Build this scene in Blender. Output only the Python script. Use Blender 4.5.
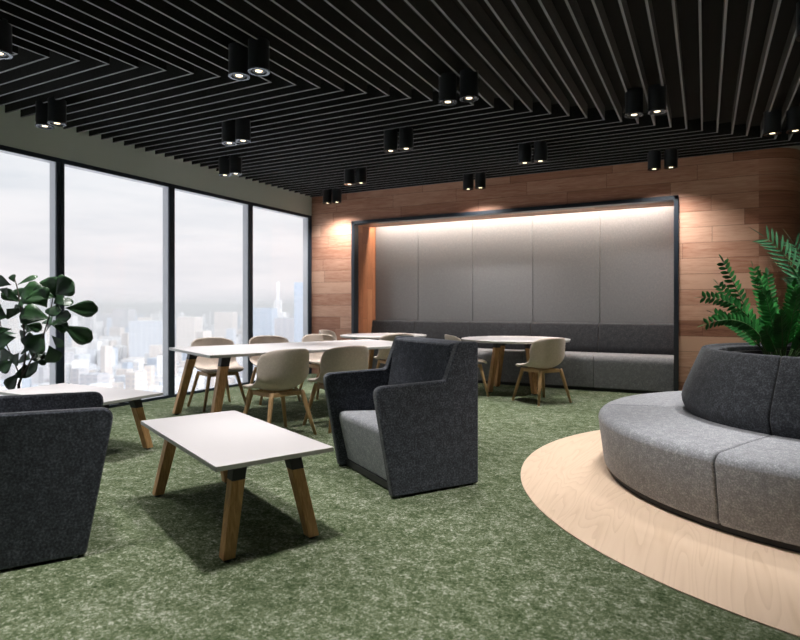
import bpy, bmesh, math, random
from mathutils import Vector, Matrix, Euler
random.seed(7)
PI = math.pi
C = bpy.context.scene.collection
for o in list(bpy.data.objects): bpy.data.objects.remove(o)
S = bpy.context.scene

# ------------------------------------------------------------------ camera
F_PX, HORIZON, TH, ZC = 583.0, 306.0, math.atan(305/583), 1.22
cam = bpy.data.cameras.new('camera'); cam_o = bpy.data.objects.new('camera', cam); C.objects.link(cam_o)
cam.sensor_width = 36; cam.lens = F_PX/800*36; cam.shift_y = -(320-HORIZON)/800
cam.clip_end = 8000; cam.clip_start = .05
cam_o.location = (0, 0, ZC); cam_o.rotation_euler = (PI/2, 0, TH)
cam.dof.use_dof = True; cam.dof.focus_distance = 4.2; cam.dof.aperture_fstop = cam.lens/1000/.012
S.camera = cam_o
# ------------------------------------------------------------------ exposure
S.view_settings.view_transform = 'Standard'; S.view_settings.look = 'None'
S.view_settings.exposure = 0.0; S.view_settings.gamma = 1.0; S.view_settings.use_curve_mapping = False
LAMP_W, LAMP_COL = 185.0, (1.0, .965, .945)
STRIP_W, STRIP_COL = 115.0, (1.0, .86, .75)
SKY = 1.12
SUN_W = 4.5
# ------------------------------------------------------------------ world: bright overcast sky
W = bpy.data.worlds.new('sky'); S.world = W; W.use_nodes = True
nt = W.node_tree; nt.nodes.clear()
def N(t, typ, **kw):
    n = t.nodes.new(typ)
    for k, v in kw.items(): setattr(n, k, v)
    return n
def setin(n, **kw):
    for k, v in kw.items(): n.inputs[k.replace('_', ' ')].default_value = v
def ramp(t, stops, interp='LINEAR'):
    r = N(t, 'ShaderNodeValToRGB'); r.color_ramp.interpolation = interp
    e = r.color_ramp.elements
    while len(e) < len(stops): e.new(.5)
    for i, (p, c) in enumerate(stops):
        e[i].position = p; e[i].color = (*c, 1) if len(c) == 3 else c
    return r
out = N(nt, 'ShaderNodeOutputWorld'); bg = N(nt, 'ShaderNodeBackground'); tc = N(nt, 'ShaderNodeTexCoord')
sep = N(nt, 'ShaderNodeSeparateXYZ'); mp = N(nt, 'ShaderNodeMapping'); mp.inputs['Scale'].default_value = (2.2, 2.2, 14)
nz = N(nt, 'ShaderNodeTexNoise'); setin(nz, Scale=1.6, Detail=5.0, Roughness=.55)
r1 = ramp(nt, [(0, (.86, .83, .85)), (.06, (.90, .86, .87)), (.2, (.88, .88, .90)), (.6, (.74, .79, .86))])
r2 = ramp(nt, [(.32, (.88, .90, .925)), (.60, (1.03, 1.02, 1.02))])
mx = N(nt, 'ShaderNodeMix', data_type='RGBA', blend_type='MULTIPLY'); mx.inputs[0].default_value = 1.0
L = nt.links.new
L(tc.outputs['Generated'], sep.inputs[0]); L(tc.outputs['Generated'], mp.inputs[0]); L(mp.outputs[0], nz.inputs['Vector'])
L(sep.outputs[2], r1.inputs[0]); L(nz.outputs[0], r2.inputs[0]); L(r1.outputs[0], mx.inputs[6]); L(r2.outputs[0], mx.inputs[7])
L(mx.outputs[2], bg.inputs[0]); bg.inputs[1].default_value = SKY; L(bg.outputs[0], out.inputs[0])

# ------------------------------------------------------------------ soft sunlight added behind the building to brighten the city, not the room
sl = bpy.data.lights.new('added_sun', 'SUN'); sl.energy = SUN_W; sl.angle = math.radians(25); sl.color = (1, .97, .94)
so = bpy.data.objects.new('added_sun', sl); C.objects.link(so); so.rotation_euler = Vector((-.80, .12, -.62)).to_track_quat('-Z', 'Y').to_euler()

# ------------------------------------------------------------------ materials
def mat(name, col=(.5, .5, .5), rough=.6, metal=0.0, spec=.5, emit=None, es=0):
    m = bpy.data.materials.new(name); m.use_nodes = True
    b = m.node_tree.nodes['Principled BSDF']
    b.inputs['Base Color'].default_value = (*col, 1); b.inputs['Roughness'].default_value = rough
    b.inputs['Metallic'].default_value = metal; b.inputs['Specular IOR Level'].default_value = spec
    if emit: b.inputs['Emission Color'].default_value = (*emit, 1); b.inputs['Emission Strength'].default_value = es
    return m, m.node_tree, b
def coords(t, kind='Object', scale=(1, 1, 1), rot=(0, 0, 0)):
    c = N(t, 'ShaderNodeTexCoord'); m = N(t, 'ShaderNodeMapping')
    m.inputs['Scale'].default_value = scale; m.inputs['Rotation'].default_value = rot
    t.links.new(c.outputs[kind], m.inputs[0]); return m.outputs[0]
def noise(t, vec, scale, detail=2.0, rough=.5, dist=0.0):
    n = N(t, 'ShaderNodeTexNoise'); setin(n, Scale=scale, Detail=detail, Roughness=rough, Distortion=dist)
    t.links.new(vec, n.inputs['Vector']); return n.outputs[0]
def mixc(t, fac, a, b, mode='MIX'):
    m = N(t, 'ShaderNodeMix', data_type='RGBA', blend_type=mode)
    for s, x in ((0, fac), (6, a), (7, b)):
        if isinstance(x, (int, float)): m.inputs[s].default_value = x
        elif isinstance(x, tuple): m.inputs[s].default_value = (*x, 1)
        else: t.links.new(x, m.inputs[s])
    return m.outputs[2]
def mth(t, op, a, b=None, c=None):
    m = N(t, 'ShaderNodeMath', operation=op)
    for i, x in enumerate((a, b, c)):
        if x is None: continue
        if isinstance(x, (int, float)): m.inputs[i].default_value = x
        else: t.links.new(x, m.inputs[i])
    return m.outputs[0]
def bump(t, b, h, strength, dist=.01):
    n = N(t, 'ShaderNodeBump'); n.inputs['Strength'].default_value = strength; n.inputs['Distance'].default_value = dist
    t.links.new(h, n.inputs['Height']); t.links.new(n.outputs[0], b.inputs['Normal'])

def felt(name, dark, light, scale=110, rough=.95):
    m, t, b = mat(name, dark, rough, spec=.15)
    v = coords(t)
    n1 = noise(t, v, scale, 3, .65); n2 = noise(t, v, scale*.22, 2, .5)
    s = mth(t, 'ADD', mth(t, 'MULTIPLY', n1, .75), mth(t, 'MULTIPLY', n2, .25))
    r = ramp(t, [(.40, dark), (.52, tuple((a*.7+c*.3) for a, c in zip(dark, light))), (.64, light)])
    t.links.new(s, r.inputs[0]); t.links.new(r.outputs[0], b.inputs['Base Color'])
    b.inputs['Sheen Weight'].default_value = .15; b.inputs['Sheen Roughness'].default_value = .5
    bump(t, b, n1, .35, .004); return m
M = {}
M['charcoal'] = felt('charcoal_felt', (.028, .032, .041), (.120, .131, .158), 90)
M['charcoal_sofa'] = felt('charcoal_sofa_felt', (.030, .033, .038), (.105, .112, .126), 105)
M['grey_felt'] = felt('grey_felt', (.215, .222, .238), (.46, .473, .50), 120)
M['bench_felt'] = felt('bench_felt', (.135, .137, .142), (.28, .283, .29), 120)
M['bench_dark'] = felt('bench_dark_felt', (.022, .023, .026), (.062, .064, .070), 90)
M['panel_felt'] = felt('panel_felt', (.145, .147, .150), (.198, .200, .203), 160)
M['beige'] = felt('beige_weave', (.53, .45, .385), (.71, .62, .545), 200)
M['piping'] = felt('grey_welt', (.06, .064, .072), (.15, .155, .17), 90)
M['black'] = mat('black_metal', (.010, .011, .013), .45)[0]
M['black_plastic'] = mat('black_plastic', (.012, .012, .013), .5)[0]
M['slat'] = felt('black_slat', (.006, .006, .006), (.013, .013, .013), 60, .85)
M['slat_edge'] = mat('slat_edge_band', (.20, .205, .225), .7)[0]
M['ceil'] = mat('black_ceiling', (.006, .006, .006), .9)[0]
M['frame_blue'] = mat('window_metal', (.012, .022, .034), .45, .0, .35)[0]
M['alu'] = mat('pale_aluminium', (.62, .63, .66), .5)[0]
M['recess_frame'] = mat('recess_metal', (.012, .018, .026), .35, .0, .5)[0]
M['cyl'] = mat('lamp_housing', (.010, .013, .015), .36, .0, 1.0)[0]
M['ring'] = mat('lamp_ring', (.12, .14, .16), .25, .9)[0]
M['bulb'] = mat('lamp_glow', (1, .9, .8), .5, emit=(1, .80, .52), es=3.2)[0]
M['led'] = mat('led_tape', (1, .9, .8), .5, emit=(1, .80, .62), es=6)[0]
M['plaster'] = mat('sage_plaster', (.48, .55, .50), .9)[0]
M['plaster_pale'] = mat('pale_plaster', (.36, .37, .33), .9)[0]
M['room_wall'] = mat('far_room_wall', (.14, .145, .15), .9)[0]
M['white_top'] = mat('white_laminate', (.585, .56, .562), .42, spec=.35)[0]
M['top_edge'] = mat('grey_laminate_edge', (.50, .50, .49), .5)[0]
M['soil'] = felt('potting_soil', (.02, .014, .01), (.06, .045, .03), 60)
M['pot'] = mat('dark_pot', (.05, .05, .055), .5)[0]

def leafmat(name, a, b_, rough=.42):
    m, t, b = mat(name, a, rough, spec=.35)
    n = noise(t, coords(t), 9, 2); r = ramp(t, [(.35, a), (.7, b_)])
    t.links.new(n, r.inputs[0]); t.links.new(r.outputs[0], b.inputs['Base Color'])
    b.inputs['Subsurface Weight'].default_value = 0
    return m
M['fig_leaf'] = leafmat('fig_leaf', (.008, .026, .010), (.020, .062, .018))
M['zz_leaf'] = leafmat('zz_leaf', (.014, .095, .022), (.045, .26, .055))
M['palm_leaf'] = leafmat('palm_leaf', (.03, .13, .06), (.10, .27, .13))
M['stem'] = mat('green_stem', (.05, .11, .03), .5)[0]
M['bark'] = mat('bark', (.05, .038, .028), .8)[0]

def carpet():
    m, t, b = mat('green_carpet', (.08, .1, .05), 1.0, spec=.05)
    v = coords(t); v2 = coords(t, scale=(1, 1, 1), rot=(0, 0, .44))
    n1 = noise(t, v, 11, 5, .75); n2 = noise(t, v, 58, 3, .7, 1.0); n3 = noise(t, v, 2.1, 2, .5)
    s = mth(t, 'ADD', mth(t, 'ADD', mth(t, 'MULTIPLY', n1, .36), mth(t, 'MULTIPLY', n2, .56)), mth(t, 'MULTIPLY', n3, .08))
    r = ramp(t, [(.37, (.024, .041, .016)), (.46, (.072, .097, .047)), (.53, (.135, .160, .098)), (.63, (.42, .435, .36))])
    t.links.new(s, r.inputs[0]); t.links.new(r.outputs[0], b.inputs['Base Color'])
    bump(t, b, n2, .5, .008); return m
M['carpet'] = carpet()

def planks(name, cols, ax, row, length, grain=1.0, rough=.5, gap=.006):
    """boards along axis ax[0], rows stacked along ax[1] (object coords, metres)"""
    m, t, b = mat(name, cols[1], rough, spec=.3)
    c = N(t, 'ShaderNodeTexCoord'); sp = N(t, 'ShaderNodeSeparateXYZ'); t.links.new(c.outputs['Object'], sp.inputs[0])
    A = sp.outputs[ax[0]]; B = sp.outputs[ax[1]]
    rr = mth(t, 'DIVIDE', B, row); ri = mth(t, 'FLOOR', rr); rf = mth(t, 'FRACT', rr)
    w1 = N(t, 'ShaderNodeTexWhiteNoise', noise_dimensions='1D'); t.links.new(ri, w1.inputs['W'])
    ll = mth(t, 'MULTIPLY_ADD', w1.outputs['Value'], length*.6, length*.7)
    aa = mth(t, 'DIVIDE', mth(t, 'MULTIPLY_ADD', w1.outputs['Value'], 7.31, A), ll)
    ci = mth(t, 'FLOOR', aa); cf = mth(t, 'FRACT', aa)
    cv = N(t, 'ShaderNodeCombineXYZ'); t.links.new(ri, cv.inputs[0]); t.links.new(ci, cv.inputs[1])
    w2 = N(t, 'ShaderNodeTexWhiteNoise', noise_dimensions='3D'); t.links.new(cv.outputs[0], w2.inputs['Vector'])
    k = w2.outputs['Value']
    # grain, stretched along the board, shifted per board
    gx = N(t, 'ShaderNodeCombineXYZ')
    t.links.new(mth(t, 'MULTIPLY_ADD', k, 13.0, mth(t, 'MULTIPLY', A, 1.3)), gx.inputs[0])
    t.links.new(mth(t, 'MULTIPLY_ADD', k, 31.0, mth(t, 'MULTIPLY', B, 16.0)), gx.inputs[1])
    g1 = noise(t, gx.outputs[0], 1.0, 5, .65, 1.4); g2 = noise(t, gx.outputs[0], 5.0, 3, .6)
    s = mth(t, 'ADD', mth(t, 'MULTIPLY', k, .56), mth(t, 'ADD', mth(t, 'MULTIPLY', g1, .6*grain), mth(t, 'MULTIPLY', g2, .46*grain)))
    r = ramp(t, [(.36, cols[0]), (.72, cols[1]), (1.0, cols[2])])
    t.links.new(s, r.inputs[0])
    e1 = mth(t, 'LESS_THAN', rf, gap/row); e2 = mth(t, 'LESS_THAN', cf, gap/length)
    e = mth(t, 'MAXIMUM', e1, e2)
    col = mixc(t, mth(t, 'MULTIPLY', e, .6), r.outputs[0], tuple(x*.3 for x in cols[0]))
    t.links.new(col, b.inputs['Base Color']); bump(t, b, g2, .08, .003)
    return m
WOODC = ((.17, .07, .043), (.40, .195, .125), (.58, .355, .25))
M['plank_wall'] = planks('oak_plank_wall', WOODC, (0, 2), .205, 1.15)
M['plank_curve'] = planks('oak_plank_corner', WOODC, (1, 2), .205, .7)
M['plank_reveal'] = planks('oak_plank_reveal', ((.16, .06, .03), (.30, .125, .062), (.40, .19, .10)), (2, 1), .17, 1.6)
M['plank_soffit'] = planks('oak_plank_soffit', WOODC, (0, 1), .17, 1.6)
def maple():
    m, t, b = mat('pale_maple_floor', (.7, .52, .38), .5, spec=.3)
    v = coords(t, scale=(5.2, .55, 1)); n = noise(t, v, 1.0, 2, .45, .35)
    rings = mth(t, 'FRACT', mth(t, 'MULTIPLY', n, 15.0)); rings = mth(t, 'POWER', rings, 2.2)
    f = noise(t, coords(t, scale=(70, 3, 1)), 1.0, 4, .6)
    s_ = mth(t, 'ADD', mth(t, 'MULTIPLY', rings, .45), mth(t, 'MULTIPLY', f, .6))
    r = ramp(t, [(.15, (.735, .565, .42)), (.5, (.70, .53, .385)), (.95, (.60, .435, .30))])
    t.links.new(s_, r.inputs[0]); t.links.new(r.outputs[0], b.inputs['Base Color']); return m
M['maple'] = maple()
def oak(name, a, b_):
    m, t, b = mat(name, a, .5, spec=.3)
    v = coords(t, scale=(60, 60, 4)); n = noise(t, v, 1.0, 4, .6, 1.0)
    r = ramp(t, [(.32, a), (.68, b_)]); t.links.new(n, r.inputs[0]); t.links.new(r.outputs[0], b.inputs['Base Color'])
    return m
M['oak_leg'] = oak('oak_table_leg', (.36, .19, .075), (.62, .37, .17))
M['oak_chair'] = oak('oak_chair_leg', (.34, .20, .09), (.52, .335, .17))

def glass():
    m = bpy.data.materials.new('window_glass'); m.use_nodes = True; t = m.node_tree; t.nodes.clear()
    o = N(t, 'ShaderNodeOutputMaterial'); tr = N(t, 'ShaderNodeBsdfTransparent'); gl = N(t, 'ShaderNodeBsdfGlossy')
    tr.inputs[0].default_value = (.97, .98, .985, 1); gl.inputs['Roughness'].default_value = .02
    lw = N(t, 'ShaderNodeLayerWeight'); lw.inputs[0].default_value = .5
    fr = N(t, 'ShaderNodeMath', operation='MULTIPLY_ADD'); fr.inputs[1].default_value = .6; fr.inputs[2].default_value = .025
    pw = N(t, 'ShaderNodeMath', operation='POWER'); pw.inputs[1].default_value = 5.0
    t.links.new(lw.outputs['Facing'], pw.inputs[0]); t.links.new(pw.outputs[0], fr.inputs[0]); mxs = N(t, 'ShaderNodeMixShader')
    t.links.new(fr.outputs[0], mxs.inputs[0]); t.links.new(tr.outputs[0], mxs.inputs[1]); t.links.new(gl.outputs[0], mxs.inputs[2])
    t.links.new(mxs.outputs[0], o.inputs[0]); return m
M['glass'] = glass()
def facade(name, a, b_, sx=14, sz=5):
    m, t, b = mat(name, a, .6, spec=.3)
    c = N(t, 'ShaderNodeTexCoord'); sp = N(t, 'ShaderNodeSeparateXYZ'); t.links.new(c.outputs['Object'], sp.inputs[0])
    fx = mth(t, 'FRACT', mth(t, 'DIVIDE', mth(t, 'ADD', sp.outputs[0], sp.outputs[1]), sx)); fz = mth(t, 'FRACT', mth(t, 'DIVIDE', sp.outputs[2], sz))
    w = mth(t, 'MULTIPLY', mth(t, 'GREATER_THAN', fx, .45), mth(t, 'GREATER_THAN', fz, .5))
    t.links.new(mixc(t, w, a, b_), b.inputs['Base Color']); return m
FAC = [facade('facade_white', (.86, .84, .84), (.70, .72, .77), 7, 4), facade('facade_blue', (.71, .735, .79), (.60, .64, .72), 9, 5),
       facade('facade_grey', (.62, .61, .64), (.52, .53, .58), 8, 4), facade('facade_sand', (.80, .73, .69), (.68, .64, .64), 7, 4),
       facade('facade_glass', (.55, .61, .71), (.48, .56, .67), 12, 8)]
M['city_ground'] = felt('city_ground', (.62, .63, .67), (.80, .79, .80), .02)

# ------------------------------------------------------------------ mesh helpers
class MB:
    def __init__(s): s.v = []; s.f = []; s.m = []
    def add(s, vs, fs, mi=0):
        k = len(s.v); s.v += [tuple(v) for v in vs]; s.f += [tuple(i+k for i in f) for f in fs]
        s.m += [mi]*len(fs); return s
    def box(s, x0, x1, y0, y1, z0, z1, mi=0):
        vs = [(x, y, z) for z in (z0, z1) for y in (y0, y1) for x in (x0, x1)]
        return s.add(vs, [(0, 2, 3, 1), (4, 5, 7, 6), (0, 1, 5, 4), (2, 6, 7, 3), (0, 4, 6, 2), (1, 3, 7, 5)], mi)
    def frustum(s, p0, a0, p1, a1, xa=(1, 0, 0), ya=(0, 1, 0), mi=0):
        """square bar from centre p0 (half sizes a0) to p1 (half sizes a1)"""
        X = Vector(xa); Y = Vector(ya); vs = []
        for p, a in ((p0, a0), (p1, a1)):
            for sx, sy in ((-1, -1), (1, -1), (1, 1), (-1, 1)): vs.append(Vector(p)+X*a[0]*sx+Y*a[1]*sy)
        return s.add(vs, [(3, 2, 1, 0), (4, 5, 6, 7), (0, 1, 5, 4), (1, 2, 6, 5), (2, 3, 7, 6), (3, 0, 4, 7)], mi)
    def prism(s, poly, fn, a, b, mi=0):
        """extrude 2-D polygon between a and b; fn(p, w) -> 3-D"""
        n = len(poly); vs = [fn(p, a) for p in poly]+[fn(p, b) for p in poly]
        fs = [tuple(range(n-1, -1, -1)), tuple(range(n, 2*n))]+[(i, (i+1) % n, n+(i+1) % n, n+i) for i in range(n)]
        return s.add(vs, fs, mi)
    def tube(s, pts, rad, n=8, mi=0):
        pts = [Vector(p) for p in pts]; k = len(s.v)
        rad = rad if isinstance(rad, (list, tuple)) else [rad]*len(pts); rings = []
        for i, p in enumerate(pts):
            d = (pts[min(i+1, len(pts)-1)]-pts[max(i-1, 0)]).normalized()
            a = d.orthogonal().normalized() if i == 0 else (pa-d*pa.dot(d)).normalized()
            pa = a; b = d.cross(a); rings.append([p+(a*math.cos(2*PI*j/n)+b*math.sin(2*PI*j/n))*rad[i] for j in range(n)])
        vs = [v for r in rings for v in r]; fs = []
        for i in range(len(pts)-1):
            for j in range(n): fs.append((i*n+j, i*n+(j+1) % n, (i+1)*n+(j+1) % n, (i+1)*n+j))
        fs += [tuple(range(n-1, -1, -1)), tuple((len(pts)-1)*n+j for j in range(n))]
        return s.add(vs, fs, mi)
    def lathe(s, prof, c=(0, 0), a0=0, a1=2*PI, n=48, mi=0, mis=None, cap=True):
        """closed profile [(r,z)...] swept from angle a0 to a1"""
        full = abs(a1-a0-2*PI) < 1e-6; m = len(prof); st = n if full else n+1
        vs = [(c[0]+r*math.cos(a0+(a1-a0)*i/n), c[1]+r*math.sin(a0+(a1-a0)*i/n), z) for i in range(st) for r, z in prof]
        fs = []; ms = []
        for i in range(n):
            for j in range(m):
                k = (i+1) % st
                fs.append((i*m+j, k*m+j, k*m+(j+1) % m, i*m+(j+1) % m)); ms.append(mis[j] if mis else mi)
        if not full and cap:
            fs.append(tuple(range(m-1, -1, -1))); fs.append(tuple(n*m+j for j in range(m))); ms += [mi, mi]
        k = len(s.v); s.v += vs; s.f += [tuple(q+k for q in f) for f in fs]; s.m += ms; return s
    def disc_cyl(s, r0, r1, z0, z1, c=(0, 0), n=32, mi=0):
        vs = [(c[0]+r*math.cos(2*PI*i/n), c[1]+r*math.sin(2*PI*i/n), z) for r, z in ((r0, z0), (r1, z1)) for i in range(n)]
        return s.add(vs, [tuple(range(n-1, -1, -1)), tuple(range(n, 2*n))]+[(i, (i+1) % n, n+(i+1) % n, n+i) for i in range(n)], mi)
    def build(s, name, mats, parent=None, bevel=0, seg=2, sub=0, smooth=False, weld=False, loc=None, solid=0):
        me = bpy.data.meshes.new(name); me.from_pydata(s.v, [], s.f); me.polygons.foreach_set('material_index', s.m)
        for m in (mats if isinstance(mats, (list, tuple)) else [mats]): me.materials.append(m)
        bm = bmesh.new(); bm.from_mesh(me)
        if weld: bmesh.ops.remove_doubles(bm, verts=bm.verts, dist=1e-5)
        bmesh.ops.recalc_face_normals(bm, faces=bm.faces); bm.to_mesh(me); bm.free()
        o = bpy.data.objects.new(name, me); C.objects.link(o)
        if parent: o.parent = parent
        if loc: o.location = loc
        if solid: md = o.modifiers.new('s', 'SOLIDIFY'); md.thickness = solid; md.offset = 0
        if bevel:
            md = o.modifiers.new('b', 'BEVEL'); md.width = bevel; md.segments = seg; md.limit_method = 'ANGLE'; md.angle_limit = .6
        if sub: md = o.modifiers.new('u', 'SUBSURF'); md.levels = md.render_levels = sub
        if smooth or sub: me.shade_smooth()
        elif bevel: me.shade_smooth(); me.set_sharp_from_angle(angle=.6)
        return o
def tag(o, label, cat, group=None, kind=None):
    o['label'] = label; o['category'] = cat
    if group: o['group'] = group
    if kind: o['kind'] = kind
    return o
def thing(name, label, cat, loc=(0, 0, 0), rz=0, group=None):
    o = bpy.data.objects.new(name, None); C.objects.link(o); o.location = loc; o.rotation_euler = (0, 0, rz)
    o.empty_display_size = .1; return tag(o, label, cat, group)
def struct(o): o['kind'] = 'structure'; return o
def dup(root, loc, rz, label, group=None):
    r = root.copy(); C.objects.link(r); r.location = loc; r.rotation_euler = (0, 0, rz); r['label'] = label
    if group: r['group'] = group
    for ch in list(root.children):
        c = ch.copy(); C.objects.link(c); c.parent = r
        for g in list(ch.children):
            d = g.copy(); C.objects.link(d); d.parent = c
    return r

# ------------------------------------------------------------------ room shell
XL, YB, XR, YF = -6.30, 8.60, 3.9, -1.9       # window wall, wood wall, far right wall, wall behind the viewer
ZT, ZS = 3.32, 3.18                            # ceiling slab, slat underside
struct(MB().box(-6.55, XR+.15, YF-.15, 10.9, -.12, 0).build('floor', M['carpet']))
struct(MB().box(-6.55, XR+.15, YF-.15, 10.9, ZT, ZT+.12).build('ceiling', M['ceil']))
FX0, FX1, FZ = -5.43, -.31, 2.69               # recess frame, outer
w = MB(); w.box(XL-.1, FX0, YB, YB+.12, 0, ZT); w.box(FX1, .6, YB, YB+.12, 0, ZT); w.box(FX0, FX1, YB, YB+.12, FZ, ZT)
struct(w.build('wall_back', M['plank_wall']))
# rounded corner of the wood wall turning into the corridor
arc = [(.6+.5*math.sin(a), YB+.5-.5*math.cos(a)) for a in [i*PI/2/14 for i in range(15)]]
inn = [(.6+.38*math.sin(a), YB+.5-.38*math.cos(a)) for a in [i*PI/2/14 for i in range(15)]]
w = MB(); w.prism(arc+[(1.1, 10.7), (.98, 10.7)]+inn[::-1], lambda p, z: (p[0], p[1], z), 0, 3.20)
o = w.build('wall_corner', M['plank_curve']); o.data.shade_smooth(); o.data.set_sharp_from_angle(angle=.5); struct(o)
struct(MB().box(XL-.1, XR+.12, 10.7, 10.82, 0, ZT).build('wall_corridor', M['plaster_pale']))
struct(MB().box(.55, XR, YB+.06, 10.7, 3.20, 3.30).build('ceiling_corridor', M['plaster_pale']))
struct(MB().box(XR, XR+.12, YF-.12, 10.82, 0, ZT).build('wall_right', M['room_wall']))
struct(MB().box(XL-.2, XR+.12, YF-.12, YF, 0, ZT).build('wall_front', M['room_wall']))
struct(MB().box(XL-.16, XL, YF-.12, YB+.12, 2.85, ZT).build('wall_left', M['plaster']))
# recess: frame, wooden reveals, soffit, back
FB = .058
w = MB(); w.box(FX0, FX0+FB, YB-.045, YB+.10, 0, FZ); w.box(FX1-FB, FX1, YB-.045, YB+.10, 0, FZ); w.box(FX0, FX1, YB-.045, YB+.10, FZ-FB, FZ)
struct(w.build('trim_1', M['recess_frame'], bevel=.004))
RX0, RX1 = FX0+FB, FX1-FB
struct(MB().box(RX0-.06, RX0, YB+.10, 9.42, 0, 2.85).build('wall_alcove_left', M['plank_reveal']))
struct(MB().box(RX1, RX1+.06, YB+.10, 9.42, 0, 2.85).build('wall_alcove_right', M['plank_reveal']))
struct(MB().box(RX0-.06, RX1+.06, 9.36, 9.46, 0, 2.85).build('wall_alcove', M['room_wall']))
struct(MB().box(RX0, RX1, YB+.10, 9.09, 2.635, 2.66).build('ceiling_alcove', M['plank_soffit']))
struct(MB().box(RX0, RX1, YB+.10, 9.40, 2.80, 2.85).build('ceiling_alcove_slot', M['plaster_pale']))
# acoustic panels at the back of the recess
seams = [RX0, -4.50, -3.475, -2.45, -1.42, RX1]
ordn = ['leftmost, narrowest', 'second from left', 'middle', 'second from right', 'rightmost']
for i in range(5):
    o = MB().box(seams[i]+.003, seams[i+1]-.003, 9.29, 9.358, .93, 2.79).build('acoustic_panel', M['panel_felt'], bevel=.008)
    tag(o, f'grey fabric acoustic wall panel in the lit alcove, {ordn[i]} of the five', 'panel', 'acoustic panels above the alcove bench')
# LED tape in the slot above the panels
led = thing('led_strip', 'warm light strip hidden in the slot along the alcove top', 'light strip', (0, 0, 0))
MB().box(RX0+.03, RX1-.03, 9.10, 9.13, 2.79, 2.798).build('led_tape', M['led'], led)
ld = bpy.data.lights.new('led_light', 'AREA'); ld.shape = 'RECTANGLE'; ld.size = RX1-RX0-.08; ld.size_y = .03
ld.energy = STRIP_W; ld.color = STRIP_COL
lo = bpy.data.objects.new('led_light', ld); C.objects.link(lo); lo.parent = led
lo.location = ((RX0+RX1)/2, 9.125, 2.785); lo.rotation_euler = (math.radians(3), 0, 0)

# ------------------------------------------------------------------ window wall
edges = [-1.9, -.60, .92, 2.44, 3.965, 5.485, 7.01, 8.515]
edges[-1] = 8.60
nwin = 0
JW = .045
for i in range(len(edges)-2, -1, -1):
    y0, y1 = edges[i], edges[i+1]; nwin += 1
    X0, X1 = XL-.022, XL; a0 = JW; a1 = JW if i < len(edges)-2 else .085
    def rails(mb, xa, xb, k):
        mb.box(xa, xb, y0, y0+a0-k, .035-k, 2.80+k); mb.box(xa, xb, y1-a1+k, y1, .035-k, 2.80+k)
        mb.box(xa, xb, y0, y1, 2.80+k, 2.85); mb.box(xa, xb, y0, y1, 0, .035-k); return mb
    o = struct(rails(MB(), X0, X1, 0).build(f'window_{nwin}', M['frame_blue'], bevel=.003))
    rails(MB(), XL-.135, XL-.032, .004).build('outer_frame', M['alu'], o)
    MB().box(XL-.031, XL-.023, y0+.01, y1-.01, .01, 2.84).build('window_pane', M['glass'], o)

# ------------------------------------------------------------------ ceiling slats, mitred at 45 degrees
ordw = ['first','second','third','fourth','fifth','sixth','seventh','eighth','ninth','tenth','eleventh','twelfth','thirteenth','fourteenth','fifteenth','sixteenth','seventeenth','eighteenth','nineteenth']
tens = {2:'twenty',3:'thirty',4:'forty',5:'fifty'}
tenth_ = {2:'twentieth',3:'thirtieth',4:'fortieth',5:'fiftieth'}
def nth(n):
    if n < 20: return ordw[n-1]
    return tenth_[n//10] if n % 10 == 0 else tens[n//10]+'-'+ordw[n % 10-1]
PIT, TT, ZB = .152, .0085, ZS
def slat_box(mb, poly):
    mb.prism(poly, lambda p, z: (p[0], p[1], z), ZB+.002, ZT-.002, 0)
    mb.prism(poly, lambda p, z: (p[0], p[1], z), ZB, ZB+.002, 1)
ks = [(-.03+PIT*k) for k in range(-41, 9)]
cnt = 0
YN = YF+.02
for xk in reversed(ks):
    yk = xk+7.375
    if yk > YB-.02: continue
    cnt += 1; mb = MB(); t = TT
    slat_box(mb, [(XL+.002, yk-t), (xk-t, yk-t), (xk+t, yk+t), (XL+.002, yk+t)])
    slat_box(mb, [(xk-t, YN), (xk+t, YN), (xk+t, yk+t), (xk-t, yk-t)])
    o = mb.build('ceiling_slat', [M['slat'], M['slat_edge']])
    tag(o, f'black ceiling slat bent into a right angle, {nth(cnt)} from the wood wall', 'ceiling slat', 'mitred black ceiling slats')
rx = [max(x for x in ks if x+7.375 <= YB-.02)+PIT*j for j in range(1, 15)]
for j, xk in enumerate(rx):
    mb = MB(); slat_box(mb, [(xk-TT, YN), (xk+TT, YN), (xk+TT, YB-.02), (xk-TT, YB-.02)])
    tag(mb.build('ceiling_slat', [M['slat'], M['slat_edge']]),
        f'straight black ceiling slat on the right side, {nth(j+1)} past the last bent one', 'ceiling slat', 'straight black ceiling slats')

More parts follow.
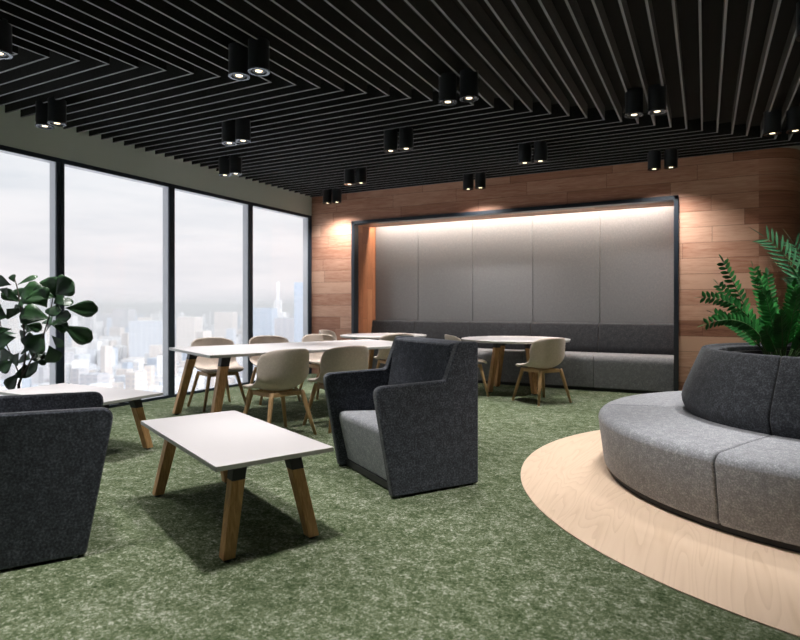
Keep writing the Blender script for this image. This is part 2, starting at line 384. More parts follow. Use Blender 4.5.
# ------------------------------------------------------------------ cylinder downlights
LR, LZ = .078, 2.97
def make_downlight():
    t = thing('ceiling_downlight', '', 'downlight')
    n = 32; mb = MB()
    mb.lathe([(LR, LZ+.004), (LR, ZS+.02), (.001, ZS+.02), (.001, ZS+.018), (LR-.004, ZS+.018), (LR-.004, LZ+.004)], n=n)
    mb.build('housing', M['cyl'], t, smooth=False); t.children[0].data.shade_smooth(); t.children[0].data.set_sharp_from_angle(angle=.6)
    MB().lathe([(LR+.003, LZ), (LR+.003, LZ+.006), (LR-.018, LZ+.006), (LR-.018, LZ)], n=n).build('trim_ring', M['ring'], t)
    MB().lathe([(.042, LZ+.004), (.042, LZ+.012), (.034, LZ+.012), (.034, LZ+.004)], n=n).build('lens_ring', M['ring'], t)
    MB().lathe([(LR-.018, LZ+.010), (LR-.018, LZ+.014), (.042, LZ+.022), (.042, LZ+.018)], n=n).build('baffle', M['cyl'], t)
    MB().disc_cyl(0.026, .026, LZ+.008, LZ+.012, n=24).build('bulb', M['bulb'], t)
    l = bpy.data.lights.new('lamp', 'SPOT'); l.energy = LAMP_W; l.color = LAMP_COL; l.spot_size = math.radians(64); l.spot_blend = 1.0
    l.shadow_soft_size = .035
    lo = bpy.data.objects.new('lamp', l); C.objects.link(lo); lo.parent = t; lo.location = (0, 0, LZ-.012)
    return t
proto_dl = make_downlight(); used_dl = [False]
cols = {-5.62: [3.44, 5.85, 8.25], -4.45: [2.30, 4.72, 7.12], -3.055: [3.375, 5.80, 8.235], -1.865: [4.64, 7.055], -.48: [5.745, 8.14], .705: [4.59, 7.015]}
hidden = {-5.62: [1.05], -4.45: [-.1], -3.055: [.95, -1.3], -1.865: [2.25, -.1], -.48: [3.37, 1.0, -1.3], .705: [-.1], 1.95: [5.75, 3.4, 1.0], 3.1: [7.0, 4.6, 2.2]}  # unseen pairs carrying on the ceiling grid, added to light the room
desc = {(-5.62, 3.44): 'over the sage wall strip at left', (-5.62, 8.25): 'in the corner of window and wood wall',
 (-4.45, 2.30): 'at the left picture edge', (-4.45, 4.72): 'upper of the two hanging above the second window', (-4.45, 7.12): 'just up and right of the corner pair',
 (-3.055, 3.375): 'largest and nearest, above the armchair side', (-3.055, 5.80): 'in the centre of the ceiling', (-3.055, 8.235): 'by the wood wall above mid alcove',
 (-1.865, 4.64): 'near the top centre along the slat mitre', (-1.865, 7.055): 'above the right half of the alcove', (-.48, 5.745): 'on the slat mitre right of the centre', (-.48, 8.14): 'by the wood wall above the right frame corner',
 (.705, 4.59): 'at the top right picture corner', (.705, 7.015): 'above the plants at the right edge'}
desc[(-5.62, 5.85)] = 'lower of the two hanging above the second window'
wall_lamp = [None]
def put_dl(x, y, label, grp):
    place_dl(x, y, label, grp)
    if y > 8 and y < 9:     # the row beside the wood wall carries wide flood lamps
        o = [c for r in bpy.data.objects if r.get('label') == label for c in r.children if c.type == 'LIGHT'][0]
        if not wall_lamp[0]: wall_lamp[0] = o.data.copy(); wall_lamp[0].spot_size = math.radians(132); wall_lamp[0].energy = 95
        o.data = wall_lamp[0]
def place_dl(x, y, label, grp):
    if not used_dl[0]:
        used_dl[0] = True; proto_dl.location = (x, y, 0); proto_dl['label'] = label; proto_dl['group'] = grp
    else: dup(proto_dl, (x, y, 0), 0, label, grp)
for x in cols:
    for y in cols[x]:
        put_dl(x-.097, y, 'black cylinder downlight, left of the pair '+desc[(x, y)], 'twin cylinder downlights')
        put_dl(x+.097, y, 'black cylinder downlight, right of the pair '+desc[(x, y)], 'twin cylinder downlights')
for x in hidden:
    for y in hidden[x]:
        for s in (-1, 1): put_dl(x+s*.097, y, 'unseen black cylinder downlight added beyond the edge of the picture', 'unseen downlights added outside the picture')

# ------------------------------------------------------------------ round sofa on its maple floor
SC = (.82, 4.88)
n = 96; wc = (1.02, 4.75); wr = 2.285
struct(MB().disc_cyl(wr, wr, 0.0005, .006, c=(0, 0), n=n).build('floor_wood_circle', M['maple'], loc=(wc[0], wc[1], 0)))
sofa = thing('round_sofa', 'round grey sofa with charcoal backrest ring on the pale wooden floor circle', 'sofa', (SC[0], SC[1], 0), math.radians(0))
MB().lathe([(1.487, .006), (1.487, .05), (.80, .05), (.80, .006)], n=96).build('plinth', M['black_plastic'], sofa)
def arcp(r, z, rr, a0, a1, k=5): return [(r+rr*math.cos(a0+(a1-a0)*i/k), z+rr*math.sin(a0+(a1-a0)*i/k)) for i in range(k+1)]
seat_prof = [(.80, .04), (1.50, .04)]+[(1.518, .06)]+arcp(1.50, .375, .06, 0.05, PI/2, 6)+[(1.2, .452), (.90, .462), (.80, .462)]
back_prof = [(.74, .40), (.93, .40), (.945, .455), (.972, .52), (.978, .56), (.965, .62), (.90, .78)]+arcp(.825, .90, .022, .3, PI-.2, 5)+[(.74, .90)]
for k in range(6):
    a0, a1 = math.radians(k*60), math.radians(k*60+60); g = .0035
    mb = MB(); mb.lathe(seat_prof, a0=a0+g/1.5, a1=a1-g/1.5, n=20); o = mb.build('seat', M['grey_felt'], sofa, bevel=.012, seg=3)
    mb = MB(); mb.lathe(back_prof, a0=a0+g, a1=a1-g, n=20); o = mb.build('backrest', M['charcoal_sofa'], sofa, bevel=.01, seg=3)
for o in sofa.children:
    o.data.shade_smooth(); o.data.set_sharp_from_angle(angle=.7)
MB().lathe([(.735, .10), (.735, .865), (.70, .865), (.70, .10)], n=64).build('planter_liner', M['black_plastic'], sofa)
MB().disc_cyl(.70, .70, .70, .80, n=48).build('planter_soil', M['soil'], sofa)

# ------------------------------------------------------------------ armchairs (local: +x = front, floor front edge x=0)
def rounded(poly, rad):
    out_ = []
    n_ = len(poly)
    for i, p in enumerate(poly):
        r_ = rad[i]; p = Vector(p); a = Vector(poly[i-1]); b = Vector(poly[(i+1) % n_])
        if r_ <= 0: out_.append(tuple(p)); continue
        da = (a-p).normalized(); db = (b-p).normalized(); ang = da.angle(db); l = min(r_/math.tan(ang/2), (a-p).length*.45, (b-p).length*.45)
        p0 = p+da*l; p1 = p+db*l
        for k in range(7):
            q = k/6; out_.append(tuple(p0*(1-q)**2+p*2*q*(1-q)+p1*q*q))
    return out_
AW, PT = .91, .058
side = rounded([(.004, .014), (.132, .712), (-.395, .722), (-.495, .975), (-.655, .975), (-.655, .014)], [.02, .06, .035, .03, .03, .01])
def make_armchair(label, loc, rz, AW=.91):
    t = thing('armchair', label, 'armchair', loc, rz)
    for y0, y1 in ((0, PT), (AW-PT, AW)):
        p = MB().prism(side, lambda q, w: (q[0], w, q[1]), y0, y1).build('side_panel', M['charcoal'], t, bevel=.010, seg=3)
        nn = len(side); ym = (y0+y1)/2      # welt sewn around the panel's edge
        pts = [(q[0], ym, q[1]) for q in side]; cxy = Vector((-.3, ym, .4))
        w_ = MB(); ro = [Vector(q)+(Vector(q)-cxy).normalized()*.004 for q in pts]
        ri = [Vector(q)-(Vector(q)-cxy).normalized()*.010 for q in pts]; hw = PT/2-.011; vs = []; fs = []
        for i in range(nn):
            for rr, yy in ((ri[i], -hw), (ro[i], -hw), (ro[i], hw), (ri[i], hw)): vs.append((rr.x, ym+yy, rr.z))
        for i in range(nn):
            j = (i+1) % nn
            for k in range(4): fs.append((i*4+k, j*4+k, j*4+(k+1) % 4, i*4+(k+1) % 4))
        w_.add(vs, fs).build('piping', M['piping'], p)
    b = rounded([(-.36, .40), (-.465, .962), (-.55, .972), (-.655, .972), (-.655, .05), (-.44, .05)], [.02, .03, .02, .02, 0, 0])
    MB().prism(b, lambda q, w: (q[0], w, q[1]), PT+.002, AW-PT-.002).build('backrest', M['charcoal'], t, bevel=.018, seg=3)
    s_ = rounded([(-.055, .055), (.03, .43), (-.42, .40), (-.44, .055)], [0, .045, 0, 0])
    MB().prism(s_, lambda q, w: (q[0], w, q[1]), PT+.004, AW-PT-.004).build('seat', M['grey_felt'], t, bevel=.012, seg=3)
    MB().box(-.635, -.045, .025, AW-.025, .012, .056).build('base', M['black_plastic'], t)
    for x in (-.04, -.61):
        for y in (.03, AW-.03): MB().disc_cyl(.02, .022, 0, .036, c=(x, y), n=16).build('foot', M['ring'], t)
    return t
ang1 = math.radians(56.5)
# seat faces the near coffee table: front direction is -(cos, sin)
ch1 = make_armchair('charcoal felt armchair with light grey seat facing the near coffee table, right side', (0, 0, 0), 0)
ax = ang1+PI; fr = Vector((math.cos(ax), math.sin(ax), 0)); lf = Vector((-fr.y, fr.x, 0))
ch1.rotation_euler.z = ax
near_corner = Vector((-1.735, 3.235, 0)); ch1.location = near_corner      # its left side is the near side
# local +y (left of the chair) points towards lf; near panel must be at y=0
if lf.dot(Vector((-.83, .55, 0))) < 0: ch1.location = near_corner-lf*AW
ch2 = make_armchair('dark charcoal armchair at the left picture edge, seen from its side', (0, 0, 0), 0, .68)
ax2 = math.radians(58.5); fr2 = Vector((math.cos(ax2), math.sin(ax2), 0)); lf2 = Vector((-fr2.y, fr2.x, 0))
ch2.rotation_euler.z = ax2; ch2.location = Vector((-2.67, 1.80, 0))

# ------------------------------------------------------------------ tables
TA = math.radians(-25.0)
def make_table(name, label, cat, Lx, Wy, H, loc, rz, leg, splay_x, splay_y, inx, iny, top_t=.024, bracket=.09):
    """rectangular table; legs splay by (splay_x, splay_y) from top to floor"""
    t = thing(name, label, cat, loc, rz)
    mb = MB(); mb.box(-Lx/2, Lx/2, -Wy/2, Wy/2, H-top_t, H); o = mb.build('tabletop', [M['white_top'], M['top_edge']], t, bevel=.002)
    for p in o.data.polygons:
        if abs(p.normal.z) < .5: p.material_index = 1
    u = MB(); zt = H-top_t
    u.box(-Lx/2+inx+.02, Lx/2-inx-.02, -.02, .02, zt-.03, zt)
    for sx in (-1, 1): u.box(sx*(Lx/2-inx-splay_x)-.02, sx*(Lx/2-inx-splay_x)+.02, -(Wy/2-iny-splay_y), Wy/2-iny-splay_y, zt-.03, zt)
    u.build('underframe', M['black'], t)
    for sx in (-1, 1):
        for sy in (-1, 1):
            bx, by = sx*(Lx/2-inx), sy*(Wy/2-iny); tx, ty = sx*(Lx/2-inx-splay_x), sy*(Wy/2-iny-splay_y)
            h0, h1 = .012, zt
            P0 = Vector((bx, by, h0)); P1 = Vector((tx, ty, h1)); q = (h1-bracket-h0)/(h1-h0); Pm = P0.lerp(P1, q)
            l = MB(); l.frustum(P0, (leg*.88, leg*.88), Pm, (leg, leg)); lg = l.build('leg', M['oak_leg'], t, bevel=.003)
            l = MB(); l.frustum(Pm, (leg*1.01, leg*1.01), P1, (leg*1.06, leg*1.06)); l.build('leg_bracket', M['black'], lg, bevel=.002)
            MB().disc_cyl(.02, .016, 0, .013, c=(bx, by), n=16).build('leg_foot', M['black_plastic'], lg)
    return t
coffee = make_table('coffee_table', 'white-topped low coffee table on four oak legs, nearest the camera', 'table', 1.364, .628, .48, (-2.4775, 2.555, 0), TA, .034, .07, .085, .085, .085)
make_table('coffee_table', 'white-topped low table by the window beneath the fig plant', 'table', 1.364, .628, .475, (-4.81, 3.185, 0), 0, .034, .07, .085, .085, .085)
NL = Vector((-5.38, 4.635)); U = Vector((math.cos(TA), math.sin(TA))); V = Vector((-U.y, U.x))
DW, DL = 1.34, 2.72
dc = NL+U*DW/2+V*DL/2
make_table('dining_table', 'long white meeting table on slanted oak legs by the windows', 'table', DL, DW, .75, (dc.x, dc.y, 0), TA+PI/2, .043, .16, .10, .06, .09, .028, .10)
def round_table(label, c, R, rz):
    t = thing('round_table', label, 'table', (c[0], c[1], 0), rz, 'round white tables at the alcove bench')
    o = MB().disc_cyl(R-.008, R, .722, .75, n=64).build('tabletop', [M['white_top'], M['top_edge']], t)
    for p in o.data.polygons:
        if abs(p.normal.z) < .5: p.material_index = 1
    o.data.shade_smooth(); o.data.set_sharp_from_angle(angle=.6)
    u = MB(); u.box(-.36, .36, -.02, .02, .69, .722); u.box(-.02, .02, -.36, .36, .69, .722); u.build('underframe', M['black'], t)
    for k in range(4):
        a = PI/4+k*PI/2; d_ = Vector((math.cos(a), math.sin(a), 0)); e_ = Vector((-d_.y, d_.x, 0))
        P0 = d_*.44+Vector((0, 0, .012)); P1 = d_*.30+Vector((0, 0, .722)); Pm = P0.lerp(P1, .87)
        lg = MB().frustum(P0, (.032, .032), Pm, (.037, .037), d_, e_).build('leg', M['oak_leg'], t, bevel=.003)
        MB().frustum(Pm, (.038, .038), P1, (.040, .040), d_, e_).build('leg_bracket', M['black'], lg)
        MB().disc_cyl(.018, .015, 0, .013, c=(P0.x, P0.y), n=12).build('leg_foot', M['black_plastic'], lg)
    return t
RT1, RT2 = (-2.43, 8.22), (-4.62, 8.25)
round_table('round white table at the alcove bench, right one with a chair in front', RT1, .77, .15)
round_table('round white table at the alcove bench, left one behind the long table', RT2, .70, .35)

# ------------------------------------------------------------------ dining chairs (local +x = facing)
def lerp_tab(tab, t):
    for (t0, a), (t1, b) in zip(tab, tab[1:]):
        if t <= t1:
            q = (t-t0)/(t1-t0); q = q*q*(3-2*q) if False else q
            return tuple(x+(y-x)*q for x, y in zip(a, b))
    return tab[-1][1]
#   t : centre x, centre z, half width, edge forward, edge lift
SH = [(0, (.262, .442, .190, -.035, -.012)), (.06, (.272, .460, .225, -.028, -.010)), (.2, (.19, .465, .252, 0, .004)), (.38, (.03, .448, .270, .0, .035)),
      (.50, (-.09, .440, .282, .015, .090)), (.60, (-.170, .470, .288, .060, .115)), (.70, (-.212, .545, .290, .110, .095)), (.82, (-.240, .665, .284, .130, .050)),
      (.92, (-.260, .765, .265, .120, .018)), (.975, (-.268, .815, .225, .095, -.010)), (1.0, (-.270, .830, .160, .06, -.012))]
def make_chair():
    t = thing('dining_chair', '', 'chair')
    nu, nv = 13, 22; vs = []; fs = []
    for j in range(nv+1):
        cx, cz, hw, ef, el = lerp_tab(SH, j/nv)
        for i in range(nu):
            s_ = -1+2*i/(nu-1); q = abs(s_)**2.4
            vs.append((cx+ef*q, s_*hw*(1-.0*q), cz+el*q))
    for j in range(nv):
        for i in range(nu-1): fs.append((j*nu+i, j*nu+i+1, (j+1)*nu+i+1, (j+1)*nu+i))
    MB().add(vs, fs).build('seat_shell', M['beige'], t, solid=.026, sub=2)
    mb = MB()
    for sy in (-1, 1): mb.box(-.17, .17, sy*.16-.014, sy*.16+.014, .385, .425)
    for sx in (-1, 1): mb.box(sx*.16-.014, sx*.16+.014, -.16, .16, .385, .425)
    mb.box(-.10, .10, -.10, .10, .41, .438)
    mb.build('seat_frame', M['oak_chair'], t, bevel=.004)
    for sx in (-1, 1):
        for sy in (-1, 1):
            top = Vector((sx*.165, sy*.165, .425)); bot = Vector((sx*.245, sy*.265, 0))
            MB().tube([bot, bot.lerp(top, .5), bot.lerp(top, .9), top], [.0145, .020, .023, .022], 10).build('leg', M['oak_chair'], t, smooth=True)
    return t
proto_ch = make_chair()
D = math.degrees(TA)
chairs = [((-3.59, 4.35), 180+D+8, 'beige shell chair with oak legs at the long table, nearest the coffee table', 'chairs at the long table'),
 ((-3.31, 4.98), 180+D+2, 'beige shell chair at the long table, just behind the arm of the armchair', 'chairs at the long table'),
 ((-5.24, 5.24), D+3, 'beige shell chair on the window side of the long table, left one', 'chairs at the long table'),
 ((-4.95, 5.92), D-3, 'beige shell chair on the window side of the long table, middle one', 'chairs at the long table'),
 ((-4.60, 6.57), D+2, 'beige shell chair on the window side of the long table, farthest one', 'chairs at the long table'),
 ((-1.85, 7.43), 146, 'beige shell chair seen whole from behind at the right round table', 'chairs at the round tables'),
 ((-4.02, 7.50), 140, 'beige shell chair at the left round table, half hidden by the armchair', 'chairs at the round tables'),
 ((-2.95, 7.58), 38, 'beige shell chair left of the right round table, only its back top showing', 'chairs at the round tables'),
 ((-5.35, 7.98), 12, 'small distant beige chair between the left round table and the windows', 'chairs at the round tables')]
for i, (p, a, lab, g) in enumerate(chairs):
    if i == 0:
        proto_ch.location = (*p, 0); proto_ch.rotation_euler = (0, 0, math.radians(a)); proto_ch['label'] = lab; proto_ch['group'] = g
    else: dup(proto_ch, (*p, 0), math.radians(a), lab, g)

# ------------------------------------------------------------------ alcove bench
bench = thing('banquette_bench', 'built-in grey bench with charcoal backrest running along the alcove', 'bench', ((RX0+RX1)/2, 9.0, 0))
bx = (RX0+RX1)/2
MB().box(RX0+.01-bx, RX1-.01-bx, 8.76-9, 9.28-9, 0, .05).build('plinth', M['black_plastic'], bench)
for i in range(5):
    x0, x1 = seams[i]-bx+.003, seams[i+1]-bx-.003
    if i == 0: x0 += .004
    if i == 4: x1 -= .004
    sp_ = [(-.285, .05), (-.295, .40)]+[(-.295+.085*(1-math.cos(a)), .425+.09*math.sin(a)) for a in [k*PI/2/6 for k in range(7)]]+[(.13, .525), (.13, .05)]
    MB().prism(sp_, lambda q, w: (w, q[0], q[1]), x0, x1).build('seat', M['bench_felt'], bench, bevel=.006)
    bp = [(.13, .50), (.10, .575), (.10, .62), (.17, .945), (.19, .962), (.288, .962), (.288, .50)]
    MB().prism(bp, lambda q, w: (w, q[0], q[1]), x0, x1).build('backrest', M['bench_dark'], bench, bevel=.008, seg=3)

# ------------------------------------------------------------------ fiddle-leaf fig
def leaf(mb, base, tip, width, up, shape='fig', cup=.12, droop=.12, n=7, mi=0):
    base = Vector(base); tip = Vector(tip); ax_ = tip-base; ln = ax_.length; ax_.normalize()
    sd = ax_.cross(Vector(up)); sd = sd.normalized() if sd.length > 1e-4 else ax_.orthogonal().normalized()
    nm = sd.cross(ax_).normalized(); vs = []; fs = []
    for j in range(n+1):
        t = j/n
        if shape == 'fig': w_ = (.10+.9*math.sin(PI*min(1, t**1.25)*.5)**.9)*(math.sqrt(max(0, 1-((t-.62)/.39)**2)) if t > .62 else .45+.55*math.sin(PI/2*t/.62))*(min(1, t/.12+.12))
        else: w_ = math.sin(PI*min(1, (t*.93+.06)))**.75
        c_ = base+ax_*ln*t+nm*(-droop*ln*t*t)
        for s_ in (-1, -.5, 0, .5, 1):
            vs.append(c_+sd*s_*width*.5*w_+nm*cup*width*abs(s_)**1.5*w_)
    for j in range(n):
        for i in range(4): fs.append((j*5+i, j*5+i+1, (j+1)*5+i+1, (j+1)*5+i))
    mb.add(vs, fs, mi)
RA = Vector((math.cos(TH), math.sin(TH), 0)); DA = Vector((-math.sin(TH), math.cos(TH), 0)); ZA = Vector((0, 0, 1))
fb = Vector((-5.96, 3.34, 0))
fig = thing('fiddle_leaf_fig', 'broad-leaved fig plant in front of the window, behind the low table', 'plant', fb)
def fp(u_, v_, dep=0):
    """plant-local point: u right, v height, dep away from the viewer (metres)"""
    return RA*u_+DA*dep+ZA*v_
sc = 1/4/102.
def cp(x, y, dep=0): return fp((x-80)*sc, ZC-(250+y/4-HORIZON)/102., dep)
mb = MB()
trunk = [fp(0, .30), fp(-.01, .45), cp(85, 515), cp(103, 430), cp(98, 330), cp(85, 240), cp(70, 150), cp(60, 115)]
mb.tube(trunk, [.016, .013, .011, .009, .008, .007, .006, .004], 8)
mb.tube([cp(85, 515), cp(130, 450, -.04), cp(190, 340, -.06), cp(215, 250, -.05), cp(215, 180, 0)], [.009, .008, .007, .006, .004], 8)
mb.tube([cp(85, 515), cp(40, 460, .08), cp(-20, 350, .12), cp(-40, 250, .12)], [.008, .007, .006, .004], 8)
mb.build('trunk', M['bark'], fig, smooth=True)
mb = MB()
FL = [(230, 190, 108, 165, 85), (225, 195, 185, 118, 95), (235, 180, 305, 128, 85), (262, 232, 382, 236, 58), (245, 300, 352, 362, 62), (190, 275, 92, 250, 78),
 (190, 330, 150, 400, 92), (205, 380, 235, 446, 58), (120, 455, 160, 480, 60), (95, 455, 110, 510, 70), (80, 490, 42, 552, 50), (40, 270, -30, 250, 70), (60, 350, -20, 375, 80),
 (60, 420, -10, 425, 60), (90, 410, 60, 455, 50), (80, 210, 10, 165, 42), (75, 200, 105, 210, 42), (60, 130, 46, 98, 26), (65, 140, 128, 98, 22), (50, 140, -20, 118, 42),
 (215, 340, 275, 382, 28), (235, 270, 300, 262, 42), (200, 230, 160, 160, 80), (95, 300, 150, 315, 36), (95, 360, 130, 345, 40), (60, 315, -10, 325, 30), (130, 435, 150, 405, 36),
 (150, 445, 186, 450, 20), (215, 215, 255, 190, 60), (70, 190, 60, 150, 40), (110, 380, 130, 395, 60), (-20, 350, -90, 320, 85), (-30, 260, -110, 230, 80), (-30, 250, -60, 180, 75),
 (-20, 400, -90, 420, 75), (20, 470, -40, 500, 60), (-40, 280, -20, 200, 70), (60, 440, 20, 480, 60), (40, 235, 60, 260, 50), (235, 215, 230, 260, 55), (100, 290, 85, 320, 30), (40, 150, 20, 180, 45)]
for i, (x0, y0, x1, y1, wd) in enumerate(FL):
    d0 = random.uniform(-.05, .05); d1 = d0+random.uniform(-.10, .06)
    up = (ZA*random.uniform(.05, .5)-DA*random.uniform(.8, 1.0)).normalized()
    leaf(mb, cp(x0, y0, d0), cp(x1, y1, d1), wd*sc*1.4, up, 'fig', .13, .14)
for i in range(30):
    bpt = random.choice([cp(98, 330, .05), cp(200, 300, .03), cp(85, 240, .05), cp(-20, 350, .1), cp(110, 440, .05), cp(215, 220, .05)])
    a = random.uniform(0, PI); tp = bpt+DA*math.sin(a)*.16+RA*math.cos(a)*.14+ZA*random.uniform(-.06, .1)
    leaf(mb, bpt, tp, .14, (ZA*random.uniform(.1, .8)-DA).normalized(), 'fig', .12, .18)
mb.build('foliage', M['fig_leaf'], fig, smooth=True, solid=.0016)
MB().lathe([(.001, .0), (.13, 0), (.165, .33), (.15, .33), (.145, .29), (.001, .29)], n=32).build('pot', M['pot'], fig, smooth=False)
MB().disc_cyl(.143, .143, .285, .30, n=24).build('soil', M['soil'], fig)

# ------------------------------------------------------------------ plants in the sofa's planter
def arch(base, tip, bend, n=14):
    base = Vector(base); tip = Vector(tip); mid = base.lerp(tip, .5)+Vector(bend)
    return [base*(1-t)**2+mid*2*t*(1-t)+tip*t*t for t in [i/n for i in range(n+1)]]
def frond(ml, ms, base, tip, bend, nl, ll, lw, r0=.006, start=.25, lift=.55, fwd=.5):
    pts = arch(base, tip, bend, 16); ms.tube(pts, [r0*(1-.75*i/16) for i in range(17)], 6)
    for k in range(nl):
        t = start+(1-start)*(k+.5)/nl; i = min(15, int(t*16)); q = t*16-i
        p = pts[i].lerp(pts[i+1], q); d_ = (pts[i+1]-pts[i]).normalized()
        sd = d_.cross(DA+ZA*.2); sd = sd.normalized() if sd.length > .05 else RA
        nm = sd.cross(d_).normalized()
        if nm.dot(ZA) < 0: nm = -nm
        f_ = 1-.45*abs(t-.5)*1.2
        for s_ in (-1, 1):
            dr = (sd*s_*.8+d_*fwd+nm*lift*.5+Vector((random.uniform(-.1, .1), random.uniform(-.1, .1), random.uniform(-.1, .1)))).normalized()
            leaf(ml, p, p+dr*ll*f_, lw, nm, 'zz', .12, .10, 5)
    leaf(ml, pts[-1], pts[-1]+(pts[-1]-pts[-2]).normalized()*ll, lw, ZA, 'zz', .1, .05, 5)
zb = Vector((.50, 5.08, .80))
zz = thing('zz_plant', 'dark green plant with arching feather-like stems in the sofa planter, left side', 'plant', zb)
ml, ms = MB(), MB()
ZT_ = [((-.63, .48, -.1), (.08, 0, .42)), ((-.62, .29, -.12), (.12, 0, .46)), ((-.43, .74, .0), (-.02, 0, .12)), ((-.28, .50, -.25), (0, 0, .1)), ((-.20, .36, -.30), (0, 0, .1)),
       ((-.38, .36, .2), (0, 0, .16)), ((-.05, .55, -.2), (0, 0, .05)), ((.10, .45, -.3), (0, 0, .08)), ((.2, .6, -.1), (0, 0, .05)), ((-.15, .70, .1), (0, 0, .05)), ((.05, .66, .25), (0, 0, .05)),
       ((-.25, .25, -.2), (0, 0, .12)), ((.28, .38, -.15), (0, 0, .1)), ((.0, .30, -.35), (0, 0, .12)), ((-.1, .42, -.05), (0, 0, .05)), ((-.3, .58, .3), (0, 0, .08)), ((.12, .28, -.25), (0, 0, .1)), ((-.12, .5, -.35), (0, 0, .05)), ((.22, .45, -.35), (0, 0, .05)), ((.3, .28, -.3), (0, 0, .1)), ((-.22, .62, -.1), (0, 0, .05)), ((.16, .6, .1), (0, 0, .05)), ((.36, .55, .0), (0, 0, .05)), ((-.12, .3, .1), (0, 0, .08))]
for i, ((a, b, c_), bd) in enumerate(ZT_):
    bs = RA*(a*.14)+DA*(c_*.18)+Vector((random.uniform(-.02, .02), random.uniform(-.02, .02), 0))
    frond(ml, ms, bs, RA*a+ZA*b+DA*c_, (bd[0], bd[1], bd[2]*.6), 15, .070, .027)
ml.build('foliage', M['zz_leaf'], zz, smooth=True); ms.build('stems', M['stem'], zz, smooth=True)
pb = Vector((.78, 5.22, .80))
pm = thing('palm_plant', 'taller palm with narrow pale green leaflets behind the feathery planter plant', 'plant', pb)
ml, ms = MB(), MB()
PT_ = [((-.40, .92, .05), (.10, 0, .25)), ((-.16, .88, .1), (.05, 0, .2)), ((.12, .95, .0), (-.04, 0, .2)), ((.30, .75, .1), (0, 0, .25)), ((-.30, .62, -.15), (0, 0, .2)), ((.05, .70, -.25), (0, 0, .2)), ((.4, .9, .2), (0, 0, .2)), ((-.05, .6, .25), (0, 0, .2))]
for (a, b, c_), bd in PT_:
    frond(ml, ms, RA*a*.1+DA*c_*.1, RA*a+ZA*b+DA*c_, bd, 12, .15, .018, .006, .35, .3, .9)
ml.build('foliage', M['palm_leaf'], pm, smooth=True); ms.build('stems', M['stem'], pm, smooth=True)

# ------------------------------------------------------------------ city beyond the glass
GZ = -95
struct(MB().box(-6000, 2000, -2500, 7500, GZ-4, GZ).build('ground', M['city_ground']))
def tower(name, u_, dist, w_, d_, top, fm, label, steps=None):
    a = (u_-400)/F_PX; p = (DA+RA*a)*dist
    mb = MB(); mb.box(-w_/2, w_/2, -d_/2, d_/2, 0, top-GZ)
    for (fw, z0, z1) in (steps or []): mb.box(-w_*fw/2, w_*fw/2, -d_*fw/2, d_*fw/2, z0-GZ, z1-GZ)
    o = mb.build(name, FAC[fm]); o.location = (p.x, p.y, GZ); o.rotation_euler.z = TH
    return tag(o, label, 'building')
def zt(v, dist): return ZC+(HORIZON-v)/F_PX*dist
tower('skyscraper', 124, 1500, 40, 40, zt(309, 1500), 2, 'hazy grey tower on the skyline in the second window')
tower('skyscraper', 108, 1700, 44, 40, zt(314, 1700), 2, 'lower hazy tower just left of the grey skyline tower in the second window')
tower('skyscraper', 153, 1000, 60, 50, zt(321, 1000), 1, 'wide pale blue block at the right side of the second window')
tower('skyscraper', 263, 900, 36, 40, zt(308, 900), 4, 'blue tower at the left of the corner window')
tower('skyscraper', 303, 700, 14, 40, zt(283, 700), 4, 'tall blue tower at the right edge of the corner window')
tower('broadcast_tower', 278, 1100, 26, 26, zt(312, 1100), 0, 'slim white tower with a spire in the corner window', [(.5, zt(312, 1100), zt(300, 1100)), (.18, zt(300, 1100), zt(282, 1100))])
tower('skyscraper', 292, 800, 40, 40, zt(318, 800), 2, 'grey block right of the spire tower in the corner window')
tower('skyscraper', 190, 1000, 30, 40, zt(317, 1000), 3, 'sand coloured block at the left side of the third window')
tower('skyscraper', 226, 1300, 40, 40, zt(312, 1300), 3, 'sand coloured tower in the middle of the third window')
city = [MB() for _ in FAC]
rc = random.Random(3)
taken = [(o.location.x, o.location.y, 60) for o in bpy.data.objects if o.name.startswith(('skyscraper', 'broadcast'))]
i = 0
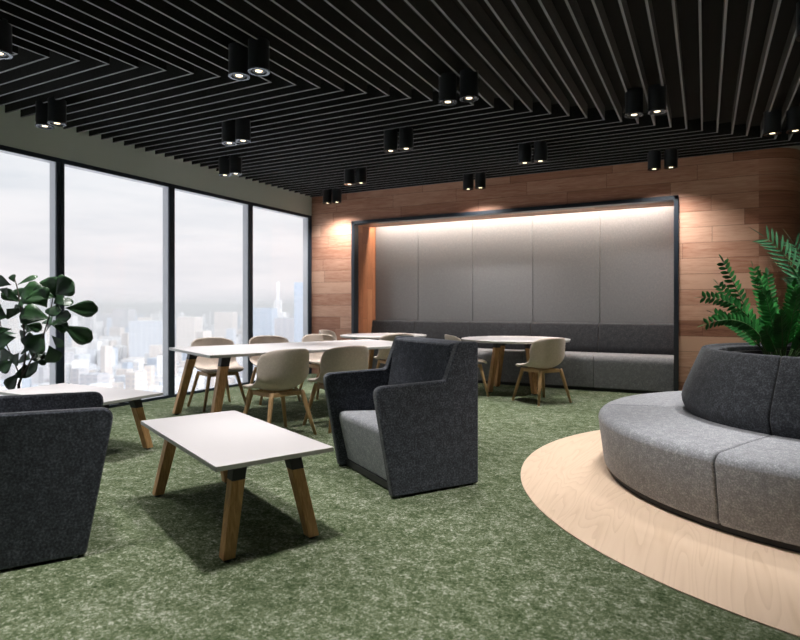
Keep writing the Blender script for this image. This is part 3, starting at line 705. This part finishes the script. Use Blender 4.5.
while i < 6500:
    a = math.radians(rc.uniform(95, 200)); dist = 430*(1+rc.random()**1.7*6.5)
    x, y = math.cos(a)*dist, math.sin(a)*dist; i += 1
    if any((x-p)**2+(y-q)**2 < r*r for p, q, r in taken): continue
    w_ = rc.uniform(7, 24); d_ = rc.uniform(7, 22); hh = rc.uniform(5, 26) if rc.random() < .86 else rc.uniform(26, 62)
    if rc.random() < .06: w_ *= 2.4
    if dist < 800: w_ *= .7; d_ *= .7; hh *= .75
    if dist > 1300: hh *= 1.25; w_ *= 1.3; d_ *= 1.3
    r_ = rc.choice([.2, .2, .5, .9])+rc.uniform(-.1, .1); cx_, sx_ = math.cos(r_), math.sin(r_)
    vs = [(x+cx_*a_*w_/2-sx_*b_*d_/2, y+sx_*a_*w_/2+cx_*b_*d_/2, z) for z in (GZ, GZ+hh) for a_, b_ in ((-1, -1), (1, -1), (1, 1), (-1, 1))]
    city[rc.choice([0, 0, 0, 1, 2, 2, 3, 3, 4])].add(vs, [(3, 2, 1, 0), (4, 5, 6, 7), (0, 1, 5, 4), (1, 2, 6, 5), (2, 3, 7, 6), (3, 0, 4, 7)])
cm = MB()
for i, c_ in enumerate(city): cm.add(c_.v, c_.f, i)
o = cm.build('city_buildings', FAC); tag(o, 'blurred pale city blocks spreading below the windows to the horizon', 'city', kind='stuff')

# ------------------------------------------------------------------ haze over the city
m = bpy.data.materials.new('city_haze'); m.use_nodes = True; t = m.node_tree; t.nodes.clear()
o_ = N(t, 'ShaderNodeOutputMaterial'); vs_ = N(t, 'ShaderNodeVolumeScatter'); vs_.inputs['Density'].default_value = .0008; vs_.inputs['Color'].default_value = (1, .985, .98, 1)
t.links.new(vs_.outputs[0], o_.inputs['Volume'])
sec = [(math.cos(math.radians(a))*r, math.sin(math.radians(a))*r) for r, rg in ((360, range(92, 205, 7)), (5600, range(204, 90, -7))) for a in rg]
o = MB().prism(sec, lambda p, z: (p[0], p[1], z), GZ+.5, 12).build('city_haze', m); tag(o, 'pale haze hanging over the distant city', 'haze', kind='stuff')
